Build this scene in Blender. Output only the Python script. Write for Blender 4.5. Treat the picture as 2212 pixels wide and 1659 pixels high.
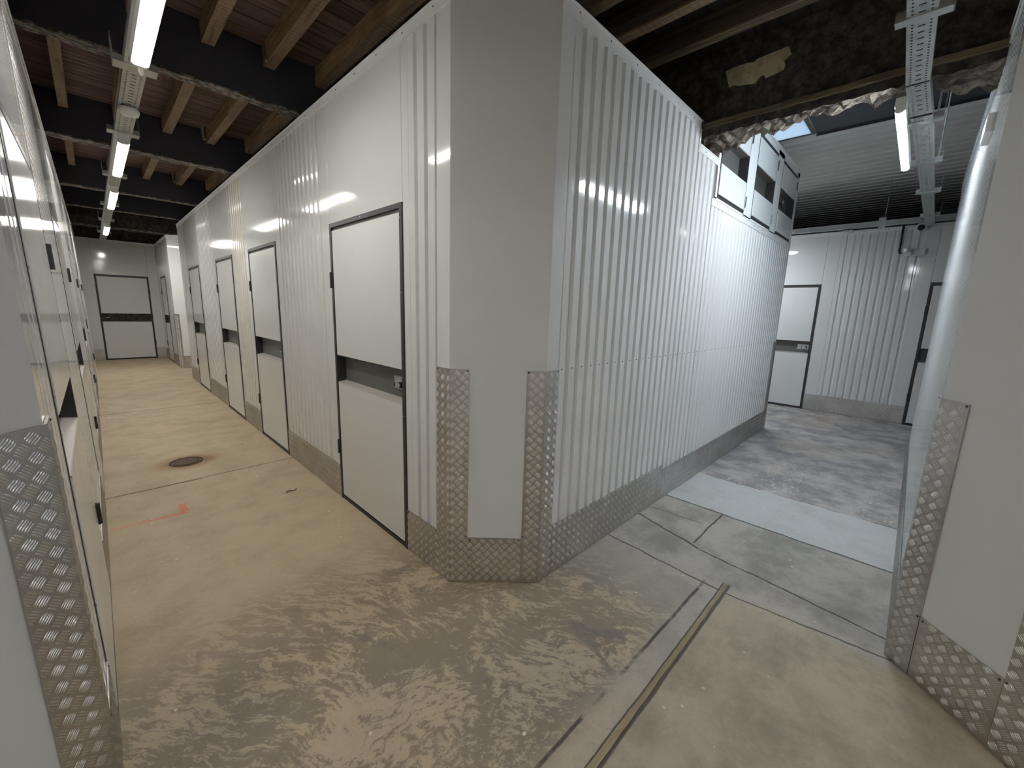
import bpy, math, random
from mathutils import Matrix, Vector
random.seed(7)
SC = bpy.context.scene
for o in list(bpy.data.objects):
    bpy.data.objects.remove(o)
COL = SC.collection
PI = math.pi

# ------------------------------------------------------------------ camera
cam_d = bpy.data.cameras.new('camera')
cam_d.sensor_width = 36.0
cam_d.lens = 36.0 * 878.74 / 2212.0
cam_d.clip_start = 0.01
cam = bpy.data.objects.new('camera', cam_d)
COL.objects.link(cam)
YAW, PITCH, ROLL = 0.7962, -0.179, 0.0302
fw = Vector((math.sin(YAW) * math.cos(PITCH), math.cos(YAW) * math.cos(PITCH), math.sin(PITCH)))
r0 = Vector((math.cos(YAW), -math.sin(YAW), 0))
u0 = r0.cross(fw)
rt = r0 * math.cos(ROLL) + u0 * math.sin(ROLL)
up = -r0 * math.sin(ROLL) + u0 * math.cos(ROLL)
M = Matrix((rt, up, -fw)).transposed().to_4x4()
M.translation = Vector((0, 0, 1.5))
cam.matrix_world = M
SC.camera = cam

# ------------------------------------------------------------------ view, sky, lamp levels
SC.view_settings.view_transform = 'Standard'
SC.view_settings.look = 'None'
SC.view_settings.gamma = 1.0
SC.view_settings.use_curve_mapping = False
SC.view_settings.exposure = 0.5
SC.cycles.max_bounces = 14
SC.cycles.diffuse_bounces = 7
SKY_STRENGTH = 3.4
LED_LEFT, LED_RIGHT, LED_REAR_FILL, LED_FAR = 40.0, 94.0, 68.0, 85.0
LED_COL = (1.0, 0.97, 0.91)
world = bpy.data.worlds.new('sky')
SC.world = world
world.use_nodes = True
bg = world.node_tree.nodes['Background']
bg.inputs['Color'].default_value = (0.80, 0.90, 1.0, 1)
bg.inputs['Strength'].default_value = SKY_STRENGTH

def portal(name, loc, sx, sy):
    l = bpy.data.lights.new(name, 'AREA')
    l.shape = 'RECTANGLE'; l.size = sx; l.size_y = sy
    l.cycles.is_portal = True
    o = bpy.data.objects.new(name, l); COL.objects.link(o); o.location = loc
    return o
portal('rooflight_portal', (4.41, 0.9, 3.60), 1.26, 1.62)
portal('rooflight_portal', (5.40, 1.42, 3.54), .66, .6)

# ------------------------------------------------------------------ materials
MATS = {}
class NT:
    def __init__(s, name):
        s.m = bpy.data.materials.new(name); s.m.use_nodes = True
        s.t = s.m.node_tree; s.t.nodes.clear()
        s.out = s.n('ShaderNodeOutputMaterial'); MATS[name] = s.m
    def n(s, typ, **kw):
        nd = s.t.nodes.new(typ)
        for k, v in kw.items():
            setattr(nd, k, v)
        return nd
    def link(s, a, b): s.t.links.new(a, b)
    def put(s, sock, v):
        if isinstance(v, bpy.types.NodeSocket): s.link(v, sock)
        elif isinstance(v, tuple) and len(v) == 3 and sock.type == 'RGBA': sock.default_value = (*v, 1)
        else: sock.default_value = v
    def math(s, op, a, b=0.0, c=None, clamp=False):
        nd = s.n('ShaderNodeMath', operation=op, use_clamp=clamp)
        s.put(nd.inputs[0], a); s.put(nd.inputs[1], b)
        if c is not None: s.put(nd.inputs[2], c)
        return nd.outputs[0]
    def pos(s): return s.n('ShaderNodeTexCoord').outputs['Object']
    def wpos(s): return s.n('ShaderNodeNewGeometry').outputs['Position']
    def xyz(s, v):
        nd = s.n('ShaderNodeSeparateXYZ'); s.put(nd.inputs[0], v); return nd.outputs
    def comb(s, x, y, z=0.0):
        nd = s.n('ShaderNodeCombineXYZ')
        s.put(nd.inputs[0], x); s.put(nd.inputs[1], y); s.put(nd.inputs[2], z); return nd.outputs[0]
    def scale(s, v, sc):
        nd = s.n('ShaderNodeMapping'); s.put(nd.inputs['Vector'], v); nd.inputs['Scale'].default_value = sc
        return nd.outputs[0]
    def noise(s, v, scale, detail=4.0, rough=0.55, dist=0.0):
        nd = s.n('ShaderNodeTexNoise'); s.put(nd.inputs['Vector'], v)
        nd.inputs['Scale'].default_value = scale; nd.inputs['Detail'].default_value = detail
        nd.inputs['Roughness'].default_value = rough; nd.inputs['Distortion'].default_value = dist
        return nd.outputs['Fac']
    def vor(s, v, scale, feature='F1', out='Distance', rnd=1.0):
        nd = s.n('ShaderNodeTexVoronoi', feature=feature); s.put(nd.inputs['Vector'], v)
        nd.inputs['Scale'].default_value = scale; nd.inputs['Randomness'].default_value = rnd
        return nd.outputs[out]
    def ramp(s, v, lo, hi, a=0.0, b=1.0):
        nd = s.n('ShaderNodeMapRange', interpolation_type='SMOOTHSTEP'); s.put(nd.inputs[0], v)
        for i, q in zip((1, 2, 3, 4), (lo, hi, a, b)): s.put(nd.inputs[i], q)
        return nd.outputs[0]
    def mix(s, f, a, b, mode='MIX'):
        nd = s.n('ShaderNodeMix', data_type='RGBA', blend_type=mode)
        s.put(nd.inputs['Factor'], f); s.put(nd.inputs[6], a); s.put(nd.inputs[7], b)
        return nd.outputs[2]
    def bump(s, h, strength=0.3, dist=0.01):
        nd = s.n('ShaderNodeBump'); s.put(nd.inputs['Height'], h)
        nd.inputs['Strength'].default_value = strength; nd.inputs['Distance'].default_value = dist
        return nd.outputs[0]
    def bsdf(s, col, rough=0.5, metal=0.0, normal=None, spec=0.5, emit=None, estr=0.0, **kw):
        b = s.n('ShaderNodeBsdfPrincipled')
        s.put(b.inputs['Base Color'], col); s.put(b.inputs['Roughness'], rough); s.put(b.inputs['Metallic'], metal)
        s.put(b.inputs['Specular IOR Level'], spec)
        if normal is not None: s.link(normal, b.inputs['Normal'])
        if emit is not None:
            s.put(b.inputs['Emission Color'], emit); b.inputs['Emission Strength'].default_value = estr
        for k, v in kw.items(): s.put(b.inputs[k.replace('_', ' ')], v)
        s.link(b.outputs[0], s.out.inputs[0])
        return s.m

def paint(name, col, rough=0.2, var=0.03, wav=0.0, dirt=0.0):
    t = NT(name); p = t.pos()
    n = t.noise(p, 1.3, 3)
    c = t.mix(t.ramp(n, .3, .7), tuple(x * (1 - var) for x in col), tuple(min(1, x * (1 + var)) for x in col))
    if dirt:
        d = t.noise(t.scale(p, (1, 1, .25)), 5, 6, .7)
        c = t.mix(t.ramp(d, .55, .85, 0, dirt), c, tuple(x * .62 for x in col))
    r = t.ramp(t.noise(p, 4, 5, .65), .25, .8, rough * .93, rough * 1.1)
    nm = t.bump(t.noise(p, 2.2, 1), wav, .02) if wav else None
    return t.bsdf(c, r, 0, nm)

paint('white_cladding', (.71, .715, .71), .085, .015, .06)
paint('white_door', (.71, .715, .705), .16, .012, .05)
paint('yellowed_cladding', (.70, .685, .62), .10, .02, .05)
paint('white_trim', (.79, .795, .79), .30, .005)
paint('anthracite', (.035, .035, .036), .42, .1)
paint('slate_grey', (.115, .115, .108), .5, .08, 0, .1)
paint('sill_metal', (.50, .46, .42), .34, .04)
paint('white_plastic', (.72, .72, .69), .35, .03)
paint('black_plastic', (.012, .012, .013), .25, .05)
paint('black_steel', (.034, .034, .043), .5, .3, 0, .3)

def metal(name, col, rough, sc=30.0, var=.12, brushed=False):
    t = NT(name); p = t.pos()
    n = t.noise(p, sc, 4, .6)
    n2 = t.noise(p, 2.5, 3)
    c = t.mix(t.ramp(n, .3, .7), tuple(x * (1 - var) for x in col), col)
    c = t.mix(t.ramp(n2, .35, .7, 0, .35), c, tuple(x * .8 for x in col))
    r = t.ramp(n, .2, .8, rough * .75, rough * 1.3)
    return t.bsdf(c, r, 1.0)
def tread(name, col, rough):
    t = NT(name); p = t.pos(); n = t.noise(p, 6, 3)
    c = t.mix(t.ramp(n, .35, .7), tuple(x * .85 for x in col), col)
    return t.bsdf(c, rough, 1.0)
tread('tread_aluminium', (.60, .58, .555), .345)
tread('tread_bar', (.80, .785, .755), .29)
metal('galvanised', (.60, .615, .60), .42, 14, .2)
metal('chrome', (.72, .73, .74), .16, 10)
metal('lock_steel', (.62, .66, .68), .34, 20)
metal('rusty_iron', (.17, .12, .085), .62, 22, .5)

def wood(name, light, dark, marks=False, grain_axis='y'):
    t = NT(name); p = t.wpos()
    sc = (14, 1.2, 14) if grain_axis == 'y' else (1.2, 14, 14)
    g = t.noise(t.scale(p, sc), 2.0, 6, .65, .6)
    b = t.noise(p, 1.6, 4, .6)
    c = t.mix(t.ramp(g, .3, .72), dark, light)
    c = t.mix(t.ramp(b, .42, .7, 0, .55), c, tuple(x * .6 for x in dark))
    if marks:
        y = t.xyz(p)[1]
        w = t.math('FRACT', t.math('ADD', t.math('MULTIPLY', y, 27.0), t.math('MULTIPLY', t.noise(p, 9, 2), 1.2)))
        nz = t.xyz(t.n('ShaderNodeNewGeometry').outputs['Normal'])[2]
        dots = t.ramp(t.vor(t.scale(p, (1, .8, 1)), 48), .12, .22, 0, 1)
        k = t.math('MULTIPLY', t.math('ADD', t.math('MULTIPLY', t.ramp(w, .45, .9), .55), .3), t.ramp(nz, -.9, -.5, .95, 0))
        k = t.math('MULTIPLY', k, t.math('MULTIPLY', dots, t.ramp(g, .3, .55, .35, 1)))
        c = t.mix(k, c, (.30, .25, .19))
    return t.bsdf(c, .75, 0, t.bump(g, .5, .008), .25)
wood('joist_timber', (.36, .235, .125), (.16, .095, .05), True)
wood('sooty_timber', (.13, .09, .06), (.045, .034, .027), False)
wood('ledge_timber', (.22, .165, .10), (.075, .055, .035), False)
wood('lath_timber', (.42, .345, .22), (.24, .19, .115), False, 'x')

def planks(name, light, dark):
    t = NT(name); p = t.wpos(); x, y, z = t.xyz(p)
    q = t.math('DIVIDE', y, .145)
    fl = t.math('FLOOR', q); fr = t.math('FRACT', q)
    wn = t.n('ShaderNodeTexWhiteNoise', noise_dimensions='1D'); t.put(wn.inputs['W'], fl)
    g = t.noise(t.scale(p, (1.1, 12, 1)), 2.2, 6, .65, .8)
    c = t.mix(t.ramp(g, .3, .7), dark, light)
    c = t.mix(t.math('MULTIPLY', wn.outputs[0], .55), c, tuple(v * .5 for v in dark))
    gap = t.math('MAXIMUM', t.ramp(fr, .0, .05, 1, 0), t.ramp(fr, .95, 1.0, 0, 1))
    c = t.mix(gap, c, (.006, .005, .004))
    return t.bsdf(c, .8, 0, t.bump(g, .4, .006), .2)
planks('ceiling_boards', (.25, .165, .13), (.11, .072, .06))
planks('dark_boards', (.06, .045, .035), (.022, .018, .016))

def flange():
    t = NT('flaking_paint'); p = t.wpos()
    n = t.noise(t.scale(p, (1, 2, 1)), 22, 4, .6)
    c = t.mix(t.ramp(n, .42, .6), (.035, .03, .026), (.24, .21, .17))
    return t.bsdf(c, .7, 0, t.bump(n, .5, .004))
flange()
def masonry():
    t = NT('sooty_masonry'); p = t.wpos()
    n = t.noise(p, 3.2, 8, .68); n2 = t.noise(p, 14, 6, .7); z = t.xyz(p)[2]
    c = t.mix(t.ramp(n2, .35, .75), (.035, .03, .026), (.12, .10, .08))
    c = t.mix(t.ramp(n, .56, .72, 0, .5), c, (.20, .165, .125))
    return t.bsdf(c, .9, 0, t.bump(n2, .9, .03), .2)
masonry()
def rubble():
    t = NT('broken_masonry'); p = t.wpos()
    n = t.noise(p, 9, 8, .7); n2 = t.noise(p, 3, 4); v = t.vor(p, 17)
    c = t.mix(t.ramp(n, .36, .66), (.04, .03, .023), (.24, .205, .165))
    c = t.mix(t.ramp(n2, .46, .62, 0, .85), c, (.03, .024, .02))
    return t.bsdf(c, .95, 0, t.bump(t.math('ADD', n, v), 1.0, .03), .2)
rubble()
def plaster():
    t = NT('old_plaster'); p = t.wpos()
    n = t.noise(p, 12, 6, .65); v = t.noise(p, 40, 2)
    c = t.mix(t.ramp(n, .4, .62), (.36, .30, .175), (.50, .43, .27))
    c = t.mix(t.ramp(v, .68, .74), c, (.05, .04, .03))
    return t.bsdf(c, .9, 0, t.bump(n, .5, .008), .2)
plaster()
def roofmat():
    t = NT('roof_sheet'); p = t.wpos()
    n = t.noise(p, 2, 4)
    return t.bsdf(t.mix(t.ramp(n, .3, .7), (.70, .70, .66), (.80, .80, .76)), .5)
roofmat()
def glassy():
    t = NT('rooflight_glazing')
    g = t.n('ShaderNodeBsdfTransparent'); g.inputs[0].default_value = (.86, .93, .97, 1)
    gl = t.n('ShaderNodeBsdfGlossy'); gl.inputs['Roughness'].default_value = .08
    fr = t.n('ShaderNodeFresnel'); fr.inputs[0].default_value = 1.3
    mx = t.n('ShaderNodeMixShader'); t.link(fr.outputs[0], mx.inputs[0]); t.link(g.outputs[0], mx.inputs[1]); t.link(gl.outputs[0], mx.inputs[2])
    t.link(mx.outputs[0], t.out.inputs[0])
glassy()
def opal():
    t = NT('opal_sheet')
    g = t.n('ShaderNodeBsdfTranslucent'); g.inputs[0].default_value = (.36, .40, .44, 1)
    t.link(g.outputs[0], t.out.inputs[0])
opal()
def led(name, strength, col=LED_COL):
    t = NT(name); t.bsdf((.9, .9, .88), .4, emit=col, estr=strength)
led('led_left', LED_LEFT); led('led_right', LED_RIGHT, (.86, .93, 1.0)); led('led_rear_fill', LED_REAR_FILL, (1.0, .985, .965)); led('led_far', LED_FAR)
def lens():
    t = NT('clear_lens'); t.bsdf((.85, .85, .85), .08, .3)
lens()
def film():
    t = NT('plastic_film'); t.bsdf((.62, .60, .58), .25, Alpha=.75)
film()

def concrete():
    t = NT('concrete_floor'); p = t.wpos(); x, y, z = t.xyz(p)
    nb = t.noise(p, .9, 5, .6); nm = t.noise(p, 3.3, 7, .66); nf = t.noise(p, 55, 5, .7); nw = t.noise(p, 6, 3)
    # floor colour blends from warm beige by the left corridor to grey by the right
    side = t.ramp(t.math('ADD', t.math('SUBTRACT', x, t.math('MULTIPLY', y, .55)), t.math('MULTIPLY', t.math('SUBTRACT', nb, .5), 1.2)), -.2, 1.5)
    base = t.mix(side, (0.447, 0.362, 0.248), (0.320, 0.291, 0.248))
    dark = t.mix(side, (0.284, 0.234, 0.163), (0.192, 0.173, 0.152))
    c = t.mix(t.ramp(nm, .42, .66, 0, .42), base, dark)
    c = t.mix(t.ramp(nb, .50, .72, 0, .4), c, dark)
    # screed smears swept in arcs over the slab in front of the corner
    npatch = t.noise(p, 2.6, 6, .62, .8)
    def arcs(cx, cy, k):
        dx = t.math('ADD', t.math('SUBTRACT', x, cx), t.math('MULTIPLY', t.math('SUBTRACT', nb, .5), .5))
        dy = t.math('ADD', t.math('SUBTRACT', y, cy), t.math('MULTIPLY', t.math('SUBTRACT', nw, .5), .14))
        r = t.math('SQRT', t.math('ADD', t.math('MULTIPLY', dx, dx), t.math('MULTIPLY', dy, dy)))
        th = t.math('ARCTAN2', dy, dx)
        v = t.comb(t.math('MULTIPLY', r, 17.0), t.math('MULTIPLY', th, 5.0), k)
        return t.math('ADD', t.math('MULTIPLY', t.noise(v, 2.3, 9, .80, .12), .56), t.math('ADD', t.math('MULTIPLY', nf, .16), t.math('MULTIPLY', npatch, .28)))
    a1 = arcs(.62, .42, 0.0); a2 = arcs(2.75, 1.95, 7.0); a3 = arcs(-.9, .7, 3.0)
    pick = t.ramp(t.noise(p, 1.5, 2), .44, .56)
    arc = t.mix(pick, a1, a2)
    arc = t.mix(t.ramp(t.math('SUBTRACT', y, x), .55, 1.0), arc, a3)
    reg = t.math('MULTIPLY', t.ramp(t.math('ADD', y, t.math('MULTIPLY', nb, 1.2)), 2.25, 3.1, 1, 0), t.ramp(y, .62, .75))
    reg = t.math('MULTIPLY', reg, t.ramp(t.math('ADD', x, t.math('MULTIPLY', nm, .7)), 1.9, 2.6, 1, 0))
    smear = t.ramp(arc, .492, .522)
    dk = t.mix(t.ramp(nb, .42, .6), (0.177, 0.142, 0.099), (0.139, 0.119, 0.097))
    lt = t.mix(t.ramp(nb, .42, .6), (0.405, 0.320, 0.213), (0.355, 0.291, 0.213))
    pat = t.ramp(t.noise(t.scale(p, (1.6, 1, 1)), 2.9, 5, .58, .9), .60, .66)
    sm = t.mix(smear, dk, lt)
    sm = t.mix(t.math('MULTIPLY', pat, .8), sm, (.098, .088, .080))
    c = t.mix(t.math('MULTIPLY', reg, .78), c, sm)
    # smooth slab nearest the lens
    near = t.math('MULTIPLY', t.ramp(y, .54, .58, 1, 0), t.ramp(x, 2.25, 2.35, 1, 0))
    nc = t.mix(t.ramp(nm, .38, .68), (0.334, 0.284, 0.210), (0.234, 0.202, 0.153))
    nc = t.mix(t.ramp(t.noise(t.scale(p, (1, 4, 1)), 3, 5), .55, .75, 0, .5), nc, (0.383, 0.320, 0.227))
    c = t.mix(near, c, nc)
    # paving band, pale new slab and worn painted slab of the right-hand corridor
    wob = t.math('MULTIPLY', t.math('SUBTRACT', nw, .5), .05)
    xw = t.math('ADD', x, wob)
    band = t.math('MULTIPLY', t.ramp(xw, 2.33, 2.36), t.ramp(y, 1.6, 2, 1, 0))
    bc = t.mix(t.ramp(nm, .38, .66), (0.334, 0.305, 0.263), (0.213, 0.196, 0.173))
    c = t.mix(band, c, bc)
    pale = t.math('MULTIPLY', t.ramp(xw, 3.235, 3.25), t.ramp(y, 1.9, 2.3, 1, 0))
    pc = t.mix(t.ramp(nm, .45, .75, 0, .7), (.405, .40, .385), (.32, .305, .28))
    c = t.mix(pale, c, pc)
    worn = t.math('MULTIPLY', t.ramp(xw, 3.975, 4.0), t.ramp(y, 1.9, 2.3, 1, 0))
    wc = t.mix(t.ramp(nm, .36, .62), (0.355, 0.327, 0.312), (0.192, 0.177, 0.177))
    wc = t.mix(t.ramp(nb, .48, .62, 0, .5), wc, (0.341, 0.284, 0.234))
    chip = t.math('MULTIPLY', t.ramp(t.noise(t.scale(p, (1, 2.2, 1)), 17, 5, .7), .57, .64), t.math('MULTIPLY', t.ramp(t.noise(p, 2.1, 2), .47, .62), t.ramp(x, 4.6, 5.3, 1, 0)))
    wc = t.mix(chip, wc, (0.650, 0.594, 0.470))
    c = t.mix(worn, c, wc)
    # fine grain, white paint specks
    c = t.mix(t.ramp(nf, .3, .72, 0, .35), c, t.mix(.35, c, (.06, .055, .05)))
    vd = t.vor(t.scale(p, (1, 1, 0)), 15, 'F1'); vc = t.n('ShaderNodeTexVoronoi'); t.put(vc.inputs['Vector'], t.scale(p, (1, 1, 0))); vc.inputs['Scale'].default_value = 15
    vr = t.xyz(vc.outputs['Color'])[0]
    spk = t.math('MULTIPLY', t.ramp(t.math('SUBTRACT', vd, t.math('MULTIPLY', nf, .06)), .06, .085, 1, 0), t.ramp(vr, .70, .73))
    spk = t.math('MULTIPLY', spk, t.ramp(t.noise(p, 1.1, 2), .42, .6))
    c = t.mix(t.math('MULTIPLY', spk, .8), c, (0.660, 0.650, 0.582))
    # joints and cracks as distances to segments
    def seg(ax, ay, bx, by, w, wobble=.012, breakup=0.0):
        L = math.hypot(bx - ax, by - ay); ux, uy = (bx - ax) / L, (by - ay) / L
        dx = t.math('SUBTRACT', x, ax); dy = t.math('SUBTRACT', y, ay)
        al = t.math('ADD', t.math('MULTIPLY', dx, ux), t.math('MULTIPLY', dy, uy))
        pe = t.math('ADD', t.math('MULTIPLY', dx, -uy), t.math('MULTIPLY', dy, ux))
        pe = t.math('ADD', pe, t.math('MULTIPLY', t.math('SUBTRACT', nw, .5), wobble * 3))
        m = t.math('MULTIPLY', t.ramp(t.math('ABSOLUTE', pe), w * .4, w, 1, 0), t.ramp(t.math('ABSOLUTE', t.math('SUBTRACT', al, L / 2)), L / 2 - .02, L / 2 + .02, 1, 0))
        if breakup: m = t.math('MULTIPLY', m, t.ramp(nm, breakup - .08, breakup + .08))
        return m
    jd = None
    for a in [(2.335, 1.35, 2.28, .56, .008), (2.28, .56, 2.36, -.2, .007), (2.77, 1.32, 2.62, .8, .012), (2.62, .8, 2.5, -.16, .009, .012, .45),
              (3.25, 1.34, 3.235, -.16, .013), (3.235, .86, 2.66, .86, .009), (-.2, 4.18, 1.3, 4.22, .009, .004), (-.2, 7.37, 1.3, 7.36, .012, .004),
              (.5, .545, 2.37, .545, .012, .003), (.5, .575, 2.37, .575, .005, .004), (.8, .69, 2.3, .66, .010, .003, .47), (3.985, 1.34, 3.985, -.2, .008, .02, .45),
              (2.95, 1.33, 2.98, .9, .005, .02, .45)]:
        m = seg(*a); jd = m if jd is None else t.math('MAXIMUM', jd, m)
    c = t.mix(t.math('MULTIPLY', jd, .85), c, (.035, .030, .025))
    # rust round the drain
    rx = t.math('SUBTRACT', x, .47); ry = t.math('SUBTRACT', y, 4.73)
    rr = t.math('SQRT', t.math('ADD', t.math('MULTIPLY', t.math('MULTIPLY', rx, rx), .55), t.math('MULTIPLY', ry, ry)))
    rr = t.math('ADD', rr, t.math('MULTIPLY', t.math('SUBTRACT', nm, .5), .35))
    c = t.mix(t.ramp(rr, .10, .27, .85, 0), c, (.27, .15, .065))
    c = t.mix(t.ramp(rr, .05, .16, .7, 0), c, (.10, .065, .04))
    # red spray mark
    red = t.math('MAXIMUM', seg(.315, 3.55, -.09, 3.575, .030, .005), seg(.31, 3.53, .31, 3.73, .034, .005))
    red = t.math('MULTIPLY', red, t.math('MULTIPLY', t.ramp(nf, .34, .60), t.ramp(x, -.08, .3, .35, .85)))
    c = t.mix(red, c, (.62, .115, .06))
    c = t.mix(1.0, c, (1.3, 1.3, 1.3), 'MULTIPLY')
    hgt = t.math('SUBTRACT', t.math('ADD', t.math('MULTIPLY', nm, .6), t.math('MULTIPLY', nf, .4)), t.math('MULTIPLY', jd, 1.2))
    hgt = t.math('ADD', hgt, t.math('MULTIPLY', t.math('MULTIPLY', smear, reg), .25))
    r = t.ramp(nm, .3, .7, .52, .75)
    return t.bsdf(c, r, 0, t.bump(hgt, .35, .01), .4)
concrete()

# ------------------------------------------------------------------ mesh helper
class MB:
    def __init__(s): s.v = []; s.f = []; s.mi = []; s.sm = []
    def add(s, vs, fs, mi=0, sm=False):
        b = len(s.v); s.v += [tuple(q) for q in vs]
        for f in fs:
            s.f.append(tuple(b + i for i in f)); s.mi.append(mi); s.sm.append(sm)
        return s
    def box(s, x0, x1, y0, y1, z0, z1, mi=0):
        return s.add([(x0, y0, z0), (x1, y0, z0), (x1, y1, z0), (x0, y1, z0), (x0, y0, z1), (x1, y0, z1), (x1, y1, z1), (x0, y1, z1)],
                     [(0, 3, 2, 1), (4, 5, 6, 7), (0, 1, 5, 4), (1, 2, 6, 5), (2, 3, 7, 6), (3, 0, 4, 7)], mi)
    def bbox(s, x0, x1, y0, y1, z0, z1, b=.004, mi=0):
        # box whose front edges (towards -y) are bevelled
        vs = [(x0, y1, z0), (x1, y1, z0), (x1, y1, z1), (x0, y1, z1), (x0, y0 + b, z0), (x1, y0 + b, z0), (x1, y0 + b, z1), (x0, y0 + b, z1),
              (x0 + b, y0, z0 + b), (x1 - b, y0, z0 + b), (x1 - b, y0, z1 - b), (x0 + b, y0, z1 - b)]
        return s.add(vs, [(0, 3, 2, 1)[::-1], (0, 1, 5, 4), (1, 2, 6, 5), (2, 3, 7, 6), (3, 0, 4, 7), (4, 5, 9, 8), (5, 6, 10, 9), (6, 7, 11, 10), (7, 4, 8, 11), (8, 9, 10, 11)], mi)
    def prism(s, pts, a0, a1, axis, mi=0, caps=True, sm=False, closed=True):
        # 2-D outline swept along an axis
        n = len(pts)
        def P(q, a):
            return {'x': (a, q[0], q[1]), 'y': (q[0], a, q[1]), 'z': (q[0], q[1], a)}[axis]
        vs = [P(q, a0) for q in pts] + [P(q, a1) for q in pts]
        fs = [(i, (i + 1) % n, n + (i + 1) % n, n + i) for i in range(n if closed else n - 1)]
        s.add(vs, fs, mi, sm)
        if caps and closed: s.add(vs, [tuple(range(n))[::-1], tuple(range(n, 2 * n))], mi)
        return s
    def cyl(s, c, r, h, axis='z', n=16, mi=0, r2=None, sm=True):
        r2 = r if r2 is None else r2; vs = []
        for k, (rr, hh) in enumerate(((r, 0), (r2, h))):
            for i in range(n):
                a = 2 * PI * i / n; p, q = rr * math.cos(a), rr * math.sin(a)
                d = {'z': (p, q, hh), 'y': (p, hh, q), 'x': (hh, p, q)}[axis]
                vs.append((c[0] + d[0], c[1] + d[1], c[2] + d[2]))
        s.add(vs, [(i, (i + 1) % n, n + (i + 1) % n, n + i) for i in range(n)], mi, sm)
        return s.add(vs, [tuple(range(n))[::-1], tuple(range(n, 2 * n))], mi)
    def lathe(s, c, prof, n=24, mi=0):
        vs = []
        for r, z in prof:
            for i in range(n):
                a = 2 * PI * i / n; vs.append((c[0] + r * math.cos(a), c[1] + r * math.sin(a), c[2] + z))
        fs = [(k * n + i, k * n + (i + 1) % n, (k + 1) * n + (i + 1) % n, (k + 1) * n + i) for k in range(len(prof) - 1) for i in range(n)]
        return s.add(vs, fs, mi, True)
    def tube(s, pts, r, n=8, mi=0):
        pts = [Vector(p) for p in pts]; vs = []
        for i, p in enumerate(pts):
            d = (pts[min(i + 1, len(pts) - 1)] - pts[max(i - 1, 0)]).normalized()
            a = d.orthogonal().normalized(); b = d.cross(a)
            for k in range(n):
                t = 2 * PI * k / n; vs.append(p + a * (r * math.cos(t)) + b * (r * math.sin(t)))
        m = len(pts)
        s.add(vs, [(i * n + k, i * n + (k + 1) % n, (i + 1) * n + (k + 1) % n, (i + 1) * n + k) for i in range(m - 1) for k in range(n)], mi, True)
        return s.add(vs, [tuple(range(n))[::-1], tuple(range((m - 1) * n, m * n))], mi)
    def mesh(s, name, mats):
        me = bpy.data.meshes.new(name); me.from_pydata(s.v, [], s.f)
        for m in ([mats] if isinstance(mats, str) else mats): me.materials.append(MATS[m])
        me.polygons.foreach_set('material_index', s.mi); me.polygons.foreach_set('use_smooth', s.sm)
        me.update(); return me
    def build(s, name, mats, parent=None, loc=None):
        o = bpy.data.objects.new(name, s.mesh(name, mats)); COL.objects.link(o)
        if parent is not None: o.parent = parent
        if loc is not None: o.location = loc
        return o

def tag(o, label=None, cat=None, group=None, kind=None):
    if label: o['label'] = label
    if cat: o['category'] = cat
    if group: o['group'] = group
    if kind: o['kind'] = kind
    return o
def thing(name, label, cat, loc=(0, 0, 0), rz=0.0, group=None, kind=None):
    o = bpy.data.objects.new(name, None); COL.objects.link(o)
    o.empty_display_size = .1; o.location = loc; o.rotation_euler = (0, 0, rz)
    return tag(o, label, cat, group, kind)
def kids(o): return [c for c in list(bpy.data.objects) if c.parent == o]
def copy_tree(o, parent=None):
    c = o.copy(); COL.objects.link(c)
    if parent is not None: c.parent = parent
    for ch in kids(o): copy_tree(ch, c)
    return c
def split(mb_list): return mb_list

# face frames: local x runs left to right for someone looking at the face, local y goes into the wall
class Face:
    def __init__(s, ox, oy, sx, sy): s.o = Vector((ox, oy, 0)); s.s = Vector((sx, sy, 0)).normalized(); s.rz = math.atan2(s.s.y, s.s.x)
    def at(s, a, z=0.0, d=0.0):
        t = Vector((-s.s.y, s.s.x, 0))
        return tuple(s.o + s.s * a + t * d + Vector((0, 0, z)))
W_H = 2.875
ISL_L = Face(1.236, 10.0, 0, -1); ISL_L_LEN = 10.0 - 1.654
ISL_C = Face(1.236, 1.654, 1, -.969); C_LEN = math.hypot(.353, .342)
ISL_R = Face(1.589, 1.312, 1, 0)
LEFT_C = Face(-.448, 1.097, 1, 1); LEFT_W = Face(-.095, 1.45, 0, 1)
RIGHT_C = Face(2.38, -.116, -1, -1); RIGHT_W = Face(6.30, -.116, -1, 0)
END_L = Face(-.6, 14.06, 1, 0); NEXT_L = Face(1.25, 14.06, 0, -1); NEXT_C = Face(1.25, 11.75, 1, -1)
END_R = Face(8.29, 3.6, 0, -1)
lean = []          # roots of the left-hand block, which stands slightly out of plumb

# ------------------------------------------------------------------ floor
fl = MB(); fl.add([(-4.2, -4.2, 0), (19.2, -4.2, 0), (19.2, 16, 0), (-4.2, 16, 0), (-4.2, -4.2, -.15), (19.2, -4.2, -.15), (19.2, 16, -.15), (-4.2, 16, -.15)],
                  [(0, 1, 2, 3), (7, 6, 5, 4), (0, 4, 5, 1), (1, 5, 6, 2), (2, 6, 7, 3), (3, 7, 4, 0)])
tag(fl.build('floor', 'concrete_floor'), 'worn concrete floor with joints and screed smears', 'floor', kind='structure')

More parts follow.
